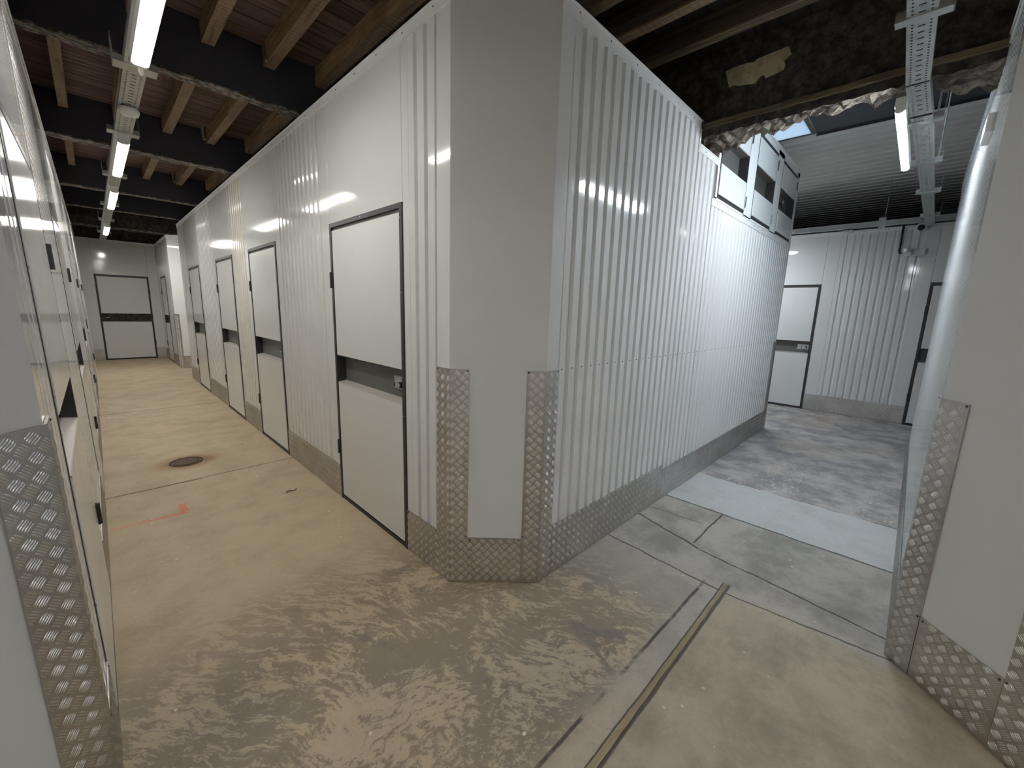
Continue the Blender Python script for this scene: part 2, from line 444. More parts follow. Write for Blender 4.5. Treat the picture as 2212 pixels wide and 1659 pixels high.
# ------------------------------------------------------------------ cladding
PITCH_R, DEPTH = .09, .014
def ribs(mb, s0, s1, z0, z1, mi=0):
    pts = []; s = s0
    while s < s1 - 1e-4:
        for ds, d in ((0, 0), (.052, 0), (.063, DEPTH), (.079, DEPTH), (.09, 0)):
            q = s + ds
            if q <= s1 + 1e-5: pts.append((q, d))
        s += PITCH_R
    if pts[-1][0] < s1 - 1e-4: pts.append((s1, 0))
    cl = [pts[0]]
    for p in pts[1:]:
        if p[0] - cl[-1][0] > 1e-5: cl.append(p)
    pts = cl; n = len(pts); th = .02
    vs = [(a, d, z0) for a, d in pts] + [(a, d, z1) for a, d in pts]
    mb.add(vs, [(i, i + 1, n + i + 1, n + i) for i in range(n - 1)], mi)
    mb.box(s0, s1, DEPTH + .002, DEPTH + th, z0, z1, mi)
def sheet(root, name, s0, s1, z0, z1, ribbed, mat='white_cladding', rivets=None):
    mb = MB()
    if ribbed: ribs(mb, s0, s1, z0, z1)
    else: mb.bbox(s0 + .0012, s1 - .0012, 0, .03, z0, z1, .0015)
    mats = [mat, 'black_steel']
    if rivets:
        for z in rivets:
            s = s0 + .026
            while s < s1 - .03:
                mb.cyl((s, .0, z), .0032, -.003, 'y', 8, 1); s += PITCH_R * 1
    return mb.build(name, mats, root)
def top_trim(root, s0, s1, z1=W_H, h=.055, name='top_trim'):
    mb = MB().box(s0, s1, -.004, .05, z1 - h, z1 - .001).box(s0, s1, -.009, .055, z1 - .006, z1)
    s = s0 + .12
    while s < s1 - .05:
        mb.cyl((s, -.004, z1 - .025), .004, -.002, 'y', 8, 1); s += .27
    return mb.build(name, ['white_trim', 'slate_grey'], root)
def wall_root(name, face, label):
    return thing(name, label, 'wall', face.at(0), face.rz, kind='structure')

# ------------------------------------------------------------------ doors
D_H, B_HI, B_LO = 2.06, 1.137, .932
def make_door(name, face, s0, s1, label, hinge='left', screws=True, proud=.007):
    w = s1 - s0; r = thing(name, label, 'door', face.at(s0), face.rz, 'unit doors with a dark lock slot', 'structure')
    f = .028
    fm = MB()
    fm.box(0, f, -proud, .06, 0, D_H).box(w - f, w, -proud, .06, 0, D_H).box(f, w - f, -proud, .06, D_H - f, D_H).box(f, w - f, -.003, .06, 0, .022)
    fm.build('door_frame', 'anthracite', r)
    MB().box(f, w - f, .008, .05, D_H - f - .03, D_H - f).build('top_rail', 'slate_grey', r)
    a, b = f + .006, w - f - .006
    MB().bbox(a, b, -.004, .032, B_HI, D_H - f - .02, .003).build('upper_panel', 'white_door', r)
    MB().bbox(a, b, -.004, .032, .034, B_LO, .003).build('lower_panel', 'white_door', r)
    rc = MB(); d = .056
    rc.box(a, b, d, d + .01, B_LO - .02, B_HI + .02, 0)
    rc.box(a, a + .004, .0, d, B_LO, B_HI, 1).box(b - .004, b, .0, d, B_LO, B_HI, 1).box(a, b, .0, d, B_HI - .003, B_HI + .004, 1)
    rc.build('lock_recess', ['slate_grey', 'anthracite'], r)
    MB().prism([(-.004, B_LO - .004), (-.004, B_LO + .003), (.0, B_LO + .006), (d, B_LO + .014), (d, B_LO - .004)], a + .003, b - .003, 'x').build('sill', 'sill_metal', r)
    lx = b - .17 if hinge == 'left' else a + .01
    lp = MB().bbox(lx, lx + .16, d - .014, d, 1.0, 1.082, .003).build('lock_plate', 'lock_steel', r)
    lm = MB().box(lx + .055, lx + .125, d - .05, d - .036, 1.025, 1.045, 0).box(lx + .058, lx + .072, d - .05, d - .012, 1.025, 1.045, 0).box(lx + .112, lx + .136, d - .048, d - .012, 1.02, 1.055, 1)
    lm.build('lock_bolt', ['chrome', 'black_plastic'], lp)
    hx = .006 if hinge == 'left' else w - .006
    for z in (.37, 1.62):
        hm = MB().box(hx - .012, hx + .012, -.012, 0, z, z + .11).cyl((hx, -.012, z), .008, .11, 'z', 10)
        hm.build('hinge', 'black_steel', r)
    if screws:
        me = MB().cyl((0, 0, 0), .0045, -.0025, 'y', 8).mesh('screw', 'chrome')
        for sx in (f * .55, w - f * .55):
            for z in (.09, .48, .86, 1.2, 1.58, 1.98):
                o = bpy.data.objects.new('screw', me); COL.objects.link(o); o.parent = r; o.location = (sx, -proud, z)
        o = bpy.data.objects.new('screw', me); COL.objects.link(o); o.parent = r; o.location = (w / 2, -proud, D_H - f / 2)
    return r

def clad_run(root, doors, s0, s1, plan, top=W_H):
    """plan: list of (a, b, ribbed, material) piers; headers fill the gaps over the doors"""
    for a, b, rb, mat in plan:
        sheet(root, 'cladding_sheet', a, b, 0.0, top - .004, rb, mat)
    for a, b in doors:
        sheet(root, 'header_panel', a, b, D_H, top - .004, False)
    top_trim(root, s0, s1, top)

# island, left-hand face (seen from the left corridor)
Y = lambda y: 10.0 - y
wl = wall_root('wall_island_left', ISL_L, 'long white clad wall of the corner block facing the left corridor')
dI = [(Y(3.06), Y(2.08)), (Y(5.24), Y(4.30)), (Y(6.92), Y(5.99)), (Y(9.16), Y(8.20))]
WC = 'white_cladding'
clad_run(wl, dI, 0, ISL_L_LEN, [
    (0.0, .10, False, WC), (.10, Y(9.30), True, WC), (Y(9.30), Y(9.16), False, WC),
    (Y(8.20), Y(8.12), False, WC), (Y(8.12), Y(7.06), True, WC), (Y(7.06), Y(6.92), False, WC),
    (Y(5.99), Y(5.93), False, WC), (Y(5.93), Y(5.39), True, 'yellowed_cladding'), (Y(5.39), Y(5.24), False, WC),
    (Y(4.30), Y(4.22), False, WC), (Y(4.22), Y(3.22), True, WC), (Y(3.22), Y(3.06), False, WC),
    (Y(2.08), Y(2.012), False, WC), (Y(2.012), Y(1.765), True, WC), (Y(1.765), Y(1.654), False, WC)])
make_door('door_1', ISL_L, *dI[0], 'nearest full-height white unit door on the corner block, beside the chamfered corner')
make_door('door_2', ISL_L, *dI[1], 'white unit door left of the nearest one, on the same long wall')
make_door('door_3', ISL_L, *dI[2], 'white unit door just beyond the yellowed ribbed pier')
make_door('door_4', ISL_L, *dI[3], 'farthest white unit door on the long corner-block wall', screws=False)

# island, chamfer
wc = wall_root('wall_island_corner', ISL_C, 'plain grey-white chamfered corner panel between the two corridors')
mb = MB(); mb.bbox(.0, C_LEN, 0, .03, 0, W_H, .001); mb.build('corner_panel', WC, wc)
MB().box(-.002, C_LEN + .002, -.004, .03, W_H - .004, W_H).build('top_trim', 'white_trim', wc)

# island, right-hand face
wr = wall_root('wall_island_right', ISL_R, 'ribbed white clad wall of the corner block facing the right corridor')
X = lambda x: x - 1.589
sheet(wr, 'cladding_sheet', 0, X(1.689), 0, W_H - .004, False)
sheet(wr, 'cladding_sheet', X(1.689), X(3.21), 0, W_H - .004, True, rivets=(1.2,))
sheet(wr, 'cladding_sheet', X(3.21), X(3.56), 0, 2.715, True, rivets=(1.2,))
sheet(wr, 'cladding_sheet', X(3.56), X(6.27), 0, 2.39, True, rivets=(1.2,))
sheet(wr, 'cladding_sheet', X(6.27), X(6.34), 0, 2.39, False)
top_trim(wr, 0, X(3.225)); top_trim(wr, X(3.205), X(3.6), 2.725, .05); top_trim(wr, X(3.545), X(6.34), 2.43, .055, 'locker_sill_trim')
MB().box(X(3.19), X(3.212), -.004, .04, 2.67, W_H).build('step_trim', 'white_trim', wr)
# far side and inside walls of the island, out of the photograph's sight
MB().box(6.30, 6.335, 1.345, 9.9, 0, 2.39).build('wall_island_end', WC)
bpy.data.objects['wall_island_end']['kind'] = 'structure'

# locker surround (fixed frame) and the three upper lockers
lf = thing('trim_1', 'white frame round the three upper lockers', 'frame', ISL_R.at(X(3.6), 2.43), 0, kind='structure')
def lx(x): return x - 3.6
LK = [(3.64, 4.345), (4.575, 5.28), (5.515, 6.225)]
mb = MB().box(lx(3.6), lx(3.64), -.003, .04, 0, .83)
for (a, b), nx in zip(LK, (4.575, 5.515, 6.335)): mb.box(lx(b), lx(nx), -.003, .04, 0, .83)
mb.box(lx(3.6), lx(6.335), -.003, .04, .785, .85).box(lx(3.6), lx(6.335), -.012, .05, .85, .862)
mb.box(lx(3.6), lx(6.335), -.003, .04, -.004, .016)
mb.build('locker_surround', 'white_trim', lf)
MB().box(lx(3.6), lx(6.335), .5, .53, 0, .85).build('back_board', 'slate_grey', lf)
MB().box(lx(6.30), lx(6.335), .045, .5, 0, .85).build('end_board', 'white_trim', lf)
def make_locker(a, b, label, handle):
    w = b - a; r = thing('storage_locker', label, 'locker', ISL_R.at(X(a), 2.446), 0, 'upper lockers over the ribbed wall')
    H = .765; hi, lo = .49, .265
    MB().box(0, .012, -.004, .07, 0, H).box(w - .012, w, -.004, .07, 0, H).box(.012, w - .012, -.004, .07, 0, .022).box(.012, w - .012, -.004, .07, H - .018, H).build('locker_frame', 'anthracite', r)
    MB().bbox(.02, w - .02, -.008, .03, .032, lo, .003).build('lower_panel', 'white_door', r)
    MB().bbox(.02, w - .02, -.008, .03, hi, H - .03, .003).build('upper_panel', 'white_door', r)
    rc = MB().box(.02, w - .02, .075, .09, lo - .02, hi + .02, 0).box(w - .026, w - .02, 0, .075, lo, hi, 1).box(.02, .026, 0, .075, lo, hi, 1).box(.02, w - .02, 0, .075, hi - .004, hi, 0)
    rc.box(.02, w - .02, .0, .075, lo - .005, lo, 0)
    rc.build('lock_recess', ['slate_grey', 'anthracite'], r)
    for z in (.05, .60):
        MB().box(w - .016, w + .012, -.014, -.006, z, z + .10).cyl((w - .002, -.014, z), .007, .10, 'z', 10).build('hinge', 'chrome', r)
    if handle:
        lp = MB().bbox(.05, .12, .055, .075, .30, .40, .003).build('lock_plate', 'lock_steel', r)
        MB().cyl((.10, -.02, .335), .012, .075, 'y', 10).box(.075, .125, -.03, -.01, .325, .36).build('lock_handle', 'chrome', lp)
    else:
        lp = MB().bbox(.05, .15, .058, .075, .32, .40, .003).build('lock_plate', 'lock_steel', r)
        MB().box(.075, .125, .03, .058, .35, .37).build('lock_bolt', 'black_plastic', lp)
make_locker(*LK[0], 'left upper locker with its top hidden behind the broken masonry', False)
make_locker(*LK[1], 'middle upper locker between the other two, over the ribbed wall', False)
make_locker(*LK[2], 'right upper locker with a shiny key lock, at the end of the ribbed wall', True)

# next block beyond the cross corridor on the left
wn = wall_root('wall_next_left', NEXT_L, 'white wall of the next block at the far end of the left corridor')
N = lambda y: 14.06 - y
clad_run(wn, [(N(13.55), N(12.65))], 0, 2.31, [(0, N(13.55), False, WC), (N(12.65), 2.31, False, WC)])
make_door('door_5', NEXT_L, N(13.55), N(12.65), 'narrow-looking white unit door on the next block, near the end wall', screws=False)
wq = wall_root('wall_next_corner', NEXT_C, 'chamfered grey corner of the next block beyond the cross corridor')
MB().bbox(0, .5, 0, .03, 0, W_H, .001).build('corner_panel', WC, wq)
MB().box(0, .5, -.004, .03, W_H - .05, W_H).build('top_trim', 'white_trim', wq)
NEXT_F = Face(1.603, 11.397, 1, 0)
wf = wall_root('wall_next_front', NEXT_F, 'white ribbed front of the next block along the cross corridor')
sheet(wf, 'cladding_sheet', 0, 4.4, 0, W_H, True)

# end wall of the left corridor
we = wall_root('wall_end_left', END_L, 'white end wall of the left corridor')
e = lambda x: x + .6
clad_run(we, [(e(.086), e(1.054))], 0, e(1.25), [(0, e(.086), False, WC), (e(1.054), e(1.25), False, WC)])
make_door('door_6', END_L, e(.086), e(1.054), 'white unit door facing the camera in the end wall of the left corridor', hinge='right', screws=False)

# left-hand block
LW_DOORS = [(.37, 1.37), (2.60, 3.55), (5.4, 6.35), (8.4, 9.35)]
wlf = wall_root('wall_left', LEFT_W, 'glossy white wall along the left edge, seen at a grazing angle'); lean.append(wlf)
plan = [(0, .10, False, WC), (.10, .30, True, WC), (.30, .37, False, WC)]
for (a, b), nx in zip(LW_DOORS, (2.60, 5.4, 8.4, 12.6)):
    plan += [(b, b + .1, False, WC), (b + .1, nx - .07, True, WC), (nx - .07, nx, False, WC)]
clad_run(wlf, LW_DOORS, 0, 12.6, plan)
for i, (d, lb) in enumerate(zip(LW_DOORS, ('nearest glossy white unit door in the left-edge wall', 'second white unit door along the left-edge wall', 'third white unit door along the left-edge wall', 'farthest white unit door along the left-edge wall'))):
    lean.append(make_door('door_%d' % (7 + i), LEFT_W, *d, lb, hinge='right', screws=i == 0, proud=.0015))
wlc = wall_root('wall_left_corner', LEFT_C, 'grey chamfered corner panel filling the left edge of the view'); lean.append(wlc)
MB().bbox(0, .5, 0, .03, 0, W_H, .001).build('corner_panel', WC, wlc)
LEFT_F = Face(-3.9, 1.097, 1, 0)
wx = wall_root('wall_left_front', LEFT_F, 'white ribbed front of the left block'); sheet(wx, 'cladding_sheet', 0, 3.45, 0, W_H, True)

# right-hand block
wrf = wall_root('wall_right', RIGHT_W, 'ribbed white wall along the right edge, seen at a grazing angle')
sheet(wrf, 'cladding_sheet', 0, .07, 0, W_H - .004, False); sheet(wrf, 'cladding_sheet', .07, 3.82, 0, W_H - .004, True); sheet(wrf, 'cladding_sheet', 3.82, 3.92, 0, W_H - .004, False)
top_trim(wrf, 0, 3.92)
wrc = wall_root('wall_right_corner', RIGHT_C, 'grey-white chamfered corner panel at the right edge of the view')
MB().bbox(0, .5, 0, .03, 0, W_H, .001).build('corner_panel', WC, wrc)
RIGHT_F = Face(2.026, -.47, 0, -1)
wy = wall_root('wall_right_front', RIGHT_F, 'white ribbed front of the right block'); sheet(wy, 'cladding_sheet', 0, 3.5, 0, W_H, True)
MB().box(6.265, 6.30, -4.0, -.15, 0, W_H).build('wall_right_end', WC); bpy.data.objects['wall_right_end']['kind'] = 'structure'

# end wall of the right corridor
wer = wall_root('wall_end_right', END_R, 'white ribbed end wall of the right corridor')
R = lambda y: 3.6 - y
ER_D = [(R(2.15), R(1.20)), (R(-.04), R(-1.0))]
clad_run(wer, ER_D, 0, 7.4, [(0, R(2.15), True, WC), (R(1.20), R(1.03), False, WC), (R(1.03), R(.10), True, WC), (R(.10), R(-.04), False, WC), (R(-1.0), 7.4, True, WC)], 2.855)
make_door('door_11', END_R, *ER_D[0], 'white unit door at the end of the right corridor, partly hidden by the corner block', screws=False)
make_door('door_12', END_R, *ER_D[1], 'sliver of a white unit door past the right wall, beside the emergency light', hinge='left', screws=False)

# rear of the crossing, behind the camera
for nm, b in (('wall_rear_left', (-3.9, -.62, -.62, -.58)), ('wall_rear_right', (-.62, -.58, -3.9, -.58)), ('wall_back', (-4.2, 2.1, -4.0, -3.95)), ('wall_side', (-4.0, -3.95, -4.0, 1.1))):
    o = MB().box(*b, 0, W_H).build(nm, WC); o['kind'] = 'structure'

# ------------------------------------------------------------------ tread plate
CELL = .0345
def bars(mb, O, S, N, s0, s1, z0, z1, ps=0.0):
    """five-bar tread pattern as small ridges on a plate; O origin, S along, N outward"""
    Z = Vector((0, 0, 1)); r2 = math.sqrt(.5)
    n0 = int(-(s1 - s0 + z1 - z0) / CELL) - 2; n1 = -n0
    L, Wd, Hh = .0295, .0040, .0021
    for i in range(n0, n1):
        for j in range(n0, n1):
            cu, cv = (i + .5) * CELL, (j + .5) * CELL
            cs, cz = (cu - cv) * r2 + s0 + ps, (cu + cv) * r2 + z0
            if not (s0 + .003 < cs < s1 - .003 and z0 + .003 < cz < z1 - .003): continue
            a = (r2, r2) if (i + j) % 2 else (-r2, r2)
            b = (-a[1], a[0])
            for k in range(-2, 3):
                ms, mz = cs + b[0] * k * .0062, cz + b[1] * k * .0062
                l = L * (1 if abs(k) < 2 else .86) / 2
                pts = []
                for da, db, h in ((-1, 0, 0), (-.62, .5, 0), (.62, .5, 0), (1, 0, 0), (.62, -.5, 0), (-.62, -.5, 0), (-.6, 0, 1), (.6, 0, 1)):
                    ps_ = ms + a[0] * l * da + b[0] * Wd * db; pz = mz + a[1] * l * da + b[1] * Wd * db
                    ps_ = min(max(ps_, s0), s1); pz = min(max(pz, z0), z1)
                    pts.append(O + S * ps_ + Z * pz + N * (h * Hh))
                mb.add(pts, [(1, 2, 7, 6), (4, 5, 6, 7), (0, 1, 6), (0, 6, 5), (2, 3, 7), (3, 4, 7)], 2, True)
def plate_patch(mb, face, s0, s1, z0, z1, off=.005, base=None, pattern=True):
    S = face.s; T = Vector((-S.y, S.x, 0)); Nn = -T; O = face.o - (base or Vector((0, 0, 0)))
    P = lambda s, d, z: O + S * s + Nn * d + Vector((0, 0, z))
    v = [P(s0, .001, z0), P(s1, .001, z0), P(s1, off, z0), P(s0, off, z0), P(s0, .001, z1), P(s1, .001, z1), P(s1, off, z1), P(s0, off, z1)]
    mb.add(v, [(0, 3, 2, 1)[::-1], (4, 5, 6, 7)[::-1], (3, 2, 6, 7), (0, 4, 5, 1), (0, 3, 7, 4), (1, 5, 6, 2)])
    if pattern: bars(mb, O + Nn * off, S, Nn, s0, s1, z0, z1, random.uniform(0, .03))
def rivet(mb, face, s, z, base, off=.005):
    S = face.s; Nn = -Vector((-S.y, S.x, 0)); c = face.o - base + S * s + Nn * off + Vector((0, 0, z)); Zv = Vector((0, 0, 1)); n = 8
    vs = [c + S * (.005 * math.cos(2 * PI * k / n)) + Zv * (.005 * math.sin(2 * PI * k / n)) for k in range(n)] + [c + Nn * .003]
    mb.add(vs, [(k, (k + 1) % n, n) for k in range(n)], 1)
KG, GG = 'tread plate kick plates along the walls', 'tread plate corner guards'
KH = .27
def kick(face, s0, s1, label, z1=KH, leaning=False):
    base = Vector(face.at((s0 + s1) / 2)); mb = MB(); plate_patch(mb, face, s0, s1, .004, z1, .005, base)
    n = max(1, int((s1 - s0) / .3))
    for k in range(n + 1): rivet(mb, face, s0 + .012 + (s1 - s0 - .024) * k / n, z1 - .012, base)
    o = mb.build('kick_plate', ['tread_aluminium', 'black_steel', 'tread_bar'], None, base); tag(o, label, 'kick plate', KG)
    if leaning: lean.append(o)
    return o
def guard(fa, a0, a1, fb, b0, b1, label, leaning=False):
    base = Vector(fb.at(0)); mb = MB()
    plate_patch(mb, fa, a0, a1, .004, 1.2, .0065, base); plate_patch(mb, fb, b0, b1, .004, 1.2, .0065, base)
    for f, s in ((fa, a0 + .008), (fb, b1 - .008)):
        for z in (1.19, .28): rivet(mb, f, s, z, base, .0065)
    o = mb.build('corner_guard', ['tread_aluminium', 'black_steel', 'tread_bar'], None, base); tag(o, label, 'corner guard', GG)
    if leaning: lean.append(o)
    return o
kick(ISL_C, .1, C_LEN - .1, 'low tread plate across the foot of the central chamfered corner')
guard(ISL_L, ISL_L_LEN - .105, ISL_L_LEN + .004, ISL_C, -.004, .098, 'tall bent tread plate on the left edge of the central chamfered corner')
guard(ISL_C, C_LEN - .098, C_LEN + .004, ISL_R, -.004, .098, 'tall bent tread plate on the right edge of the central chamfered corner')
kick(ISL_L, Y(2.076), Y(1.762), 'short tread plate between the nearest door and the central corner')
kick(ISL_L, Y(4.296), Y(3.064), 'long tread plate left of the nearest white door')
kick(ISL_L, Y(5.986), Y(5.244), 'tread plate under the yellowed ribbed pier')
kick(ISL_L, Y(8.196), Y(6.924), 'tread plate left of the door beyond the yellowed pier')
kick(ISL_L, .0, Y(9.164), 'tread plate at the far end of the long corner-block wall')
kick(ISL_R, .1, X(3.11), 'taller tread plate at the near foot of the ribbed right-hand face', .31)
kick(ISL_R, X(3.11), X(6.235), 'long lower tread plate running to the far end of the ribbed face', .265)
ISL_E = Face(6.338, 1.312, 0, 1)
guard(ISL_R, X(6.237), X(6.342), ISL_E, -.004, .1, 'tread plate corner guard at the far end of the ribbed face')
kick(END_L, e(-.125), e(.083), 'tread plate left of the end door of the left corridor')
kick(END_L, e(1.057), e(1.245), 'tread plate right of the end door of the left corridor')
kick(NEXT_L, .01, N(13.553), 'sliver of tread plate on the next block beside the end wall')
kick(NEXT_L, N(12.647), 2.2, 'tread plate on the next block, left of its chamfered corner')
guard(NEXT_L, 2.203, 2.314, NEXT_C, -.004, .1, 'tall tread plate on the left edge of the next block')
kick(NEXT_C, .102, .398, 'low tread plate across the chamfered foot of the next block')
guard(NEXT_C, .40, .504, NEXT_F, -.004, .1, 'tall tread plate on the right edge of the next block')
guard(LEFT_C, .386, .504, LEFT_W, -.004, .1, 'dark tall tread plate at the left edge of the view', True)
kick(LEFT_C, .102, .383, 'dark low tread plate at the bottom left corner of the view', KH, True)
kick(LEFT_W, .102, .366, 'tread plate before the nearest door of the left-edge wall', KH, True)
kick(LEFT_W, 1.374, 2.596, 'tread plate between the first two doors of the left-edge wall', KH, True)
kick(LEFT_W, 3.554, 5.396, 'tread plate between second and third doors of the left-edge wall', KH, True)
kick(LEFT_W, 6.354, 8.396, 'tread plate between third and fourth doors of the left-edge wall', KH, True)
guard(RIGHT_W, 3.815, 3.924, RIGHT_C, -.004, .102, 'tall dull tread plate on the near corner of the right-hand block')
guard(RIGHT_C, .40, .504, RIGHT_F, -.004, .1, 'tread plate strip at the very right border of the view')
kick(RIGHT_C, .104, .398, 'low dull tread plate under the right-hand chamfered panel', .285)
kick(RIGHT_W, .02, 3.813, 'long tread plate at the foot of the right-edge ribbed wall')
kick(END_R, R(1.196), R(-.036), 'tread plate across the end wall of the right corridor')

TH = .0165
T = Matrix.Translation((-.095, 0, 0)) @ Matrix.Rotation(-TH, 4, 'Y') @ Matrix.Translation((.095, 0, 0))
bpy.context.view_layer.update()
for o in lean: o.matrix_world = T @ o.matrix_world

# ------------------------------------------------------------------ ceiling timbers
def slab(name, b, mat, label):
    tag(MB().box(*b).build(name, mat), label, 'ceiling', kind='structure')
slab('ceiling', (-4.0, 1.86, -4.0, 8.1, 3.30, 3.36), 'ceiling_boards', 'reddish brown ceiling boards over the left corridor')
slab('ceiling_sooty', (1.86, 3.22, -4.0, 14.1, 3.30, 3.36), 'dark_boards', 'soot-black ceiling boards over the crossing')
slab('ceiling_far', (-4.0, 1.86, 8.1, 14.1, 3.30, 3.36), 'dark_boards', 'dark ceiling boards at the far end of the left corridor')  # boards drawn in the darker colour from the third beam on
BEAMS = [(3.61, 3.69, 'dark ceiling beam with flaking pale edge, nearest the camera over the left corridor'),
         (5.72, 5.85, 'second dark ceiling beam, beyond the smoke detector'),
         (8.05, 8.16, 'third dark ceiling beam, beyond the second lamp'),
         (9.74, 9.82, 'thin fourth dark beam before the rough stone lintel')]
for y0, y1, lb in BEAMS:
    r = thing('ceiling_beam', lb, 'beam', (0, y0, 2.93), 0, 'dark cross beams of the left corridor ceiling')
    w = y1 - y0
    MB().box(-3.9, 3.2, 0, w, .014, .369).build('web', 'black_steel', r)
    mb = MB(); n = 90; vs = []
    for i in range(n + 1):
        x = -3.9 + 7.1 * i / n
        for yy in (-.006, w + .012):
            q = yy + random.uniform(-.006, .006)
            vs += [(x, q, random.uniform(-.004, .003)), (x, q, .013)]
    fs = []
    for i in range(n):
        k = 4 * i
        fs += [(k, k + 4, k + 6, k + 2)[::-1], (k + 1, k + 3, k + 7, k + 5)[::-1], (k, k + 1, k + 5, k + 4), (k + 2, k + 6, k + 7, k + 3)]
    mb.add(vs, fs).build('bottom_flange', 'flaking_paint', r)
st = MB(); n = 60; vs = []
for i in range(n + 1):
    x = -3.9 + 7.1 * i / n
    for yy, zz in ((0, .44), (0, .3), (-.02, .16), (0, .02), (.3, .0), (.3, .44)):
        vs.append((x, yy + random.uniform(-.015, .015), zz + random.uniform(-.012, .012)))
st.add(vs, [(6 * i + k, 6 * i + 6 + k, 6 * i + 6 + (k + 1) % 6, 6 * i + (k + 1) % 6) for i in range(n) for k in range(6)])
sl = st.build('stone_lintel', 'sooty_masonry', None, (0, 12.1, 2.93)); tag(sl, 'rough dark stone lintel across the far end of the left corridor ceiling', 'lintel')
MB().box(-3.9, 3.2, -.035, -.005, -.012, .012).build('pale_edge', 'flaking_paint', sl)

JX = [.0, .358, .715, 1.075, 1.435, 1.80]
bays = [(-1.2, 3.608, 'the bay nearest the camera'), (3.692, 5.718, 'the bay with the smoke detector'), (5.852, 8.048, 'the bay of the second lamp')]
ords = ['leftmost', 'above the tray', 'third from left', 'fourth from left', 'fifth from left', 'rightmost']
jm = {}
for y0, y1, bl in bays:
    for x, od in zip(JX, ords):
        w = .062 if x < .1 else .072
        o = MB().box(-w / 2, w / 2, 0, y1 - y0, 0, .13).build('ceiling_joist', 'joist_timber', None, (x, y0, 3.17))
        tag(o, 'brown ceiling joist in %s, %s' % (bl, od), 'joist', 'bare timber ceiling joists')
for x, lb in ((2.16, 'blackened ceiling joist over the crossing, nearest the corner block'), (2.49, 'blackened joist with a brown lower edge over the crossing'), (2.85, 'sooty joist between the brown-edged joist and the old wall')):
    r = thing('ceiling_joist', lb, 'joist', (x, -2.5, 3.17), 0, 'sooty joists over the crossing')
    MB().box(-.036, .036, 0, 6.1, .012, .13).build('joist_body', 'sooty_timber', r)
    MB().box(-.036, .036, 0, 6.1, 0, .011).build('worn_edge', 'ledge_timber' if x != 2.49 else 'joist_timber', r)
for (x, y, lb) in ((1.005, 5.66, 'small iron strap hook on the fourth joist of the detector bay'), (1.035, 3.55, 'small iron strap hook by the nearest beam'), (1.01, 7.98, 'small iron strap hook in the bay of the second lamp')):
    tag(MB().tube([(0, 0, .13), (0, 0, .05), (.0, -.02, .02), (.006, -.03, .0)], .014, 8).build('joist_hanger', 'galvanised', None, (x, y, 3.172)), lb, 'hook', 'joist hooks')

# old masonry wall over the right corridor with its broken soffit
prof = [(-4.1, 2.74), (-.3, 2.75), (-.126, 2.754), (.089, 2.811), (.266, 2.834), (.483, 2.847), (.687, 2.845), (.855, 2.819), (1.086, 2.801), (1.30, 2.735), (1.42, 2.70), (2.2, 2.74), (5.2, 2.76)]
def pz(y):
    for (a, za), (b, zb) in zip(prof, prof[1:]):
        if a <= y <= b: return za + (zb - za) * (y - a) / (b - a)
    return 2.75
mr = thing('wall_masonry', 'sooty old wall with a broken-through opening over the right corridor', 'wall', (3.22, 0, 0), 0, kind='structure')
ys = []; y = -4.05
while y < 5.1: ys.append(y); y += .03 if -.4 < y < 1.6 else .12
vs = []; K = 9
for y in ys:
    jag = random.uniform(-.022, .022)
    vs.append((0, y, 3.30)); vs.append((random.uniform(-.004, .004), y, 2.85))
    for k in range(6):
        xx = .33 * k / 5; zz = (2.765 if -.4 < y < 1.36 else 2.75) * (1 - k / 5) + (pz(y) + jag) * k / 5
        zz += random.uniform(-.02, .02) if 0 < k else random.uniform(-.006, .006)
        vs.append((xx + random.uniform(-.012, .012), y, zz))
    vs.append((.33, y, 3.75))
fs = [(K * i + k, K * i + k + 1, K * i + K + k + 1, K * i + K + k) for i in range(len(ys) - 1) for k in range(K - 1)]
m_ = MB(); m_.add(vs, fs)
for i, f in enumerate(m_.f):
    k = i % (K - 1); m_.mi[i] = 1 if 2 <= k <= 7 else 0
for i in range(len(m_.f)):
    if i % (K - 1) == 7: m_.mi[i] = 0
m_.build('masonry', ['sooty_masonry', 'broken_masonry'], mr)
pp = [(1.188, 3.150), (1.12, 3.157), (1.054, 3.155), (1.02, 3.147), (.99, 3.158), (.90, 3.163), (.823, 3.166), (.805, 3.118), (.822, 3.108), (.842, 3.095), (.830, 3.07), (.836, 3.044), (.88, 3.036), (.936, 3.028), (.945, 3.046), (.958, 3.054), (.975, 3.04), (.991, 3.018), (1.03, 3.022), (1.06, 3.03), (1.10, 3.036), (1.13, 3.05), (1.154, 3.040), (1.17, 3.09)]
pm = MB(); pm.prism(pp, -.012, .01, 'x'); pm.build('plaster_patch', 'old_plaster', mr)
lp_ = [(-2.4, 0)]
lm = MB(); n = 70; vs = []
for i in range(n + 1):
    y = -2.4 + 6.5 * i / n; a = random.uniform(-.005, .005)
    vs += [(-.02, y, 2.818 + a), (-.02, y, 2.848 + a), (.01, y, 2.85), (.01, y, 2.815)]
lm.add(vs, [(4 * i + k, 4 * i + (k + 1) % 4, 4 * i + 4 + (k + 1) % 4, 4 * i + 4 + k) for i in range(n) for k in range(4)])
lm.build('timber_ledge', 'ledge_timber', mr)

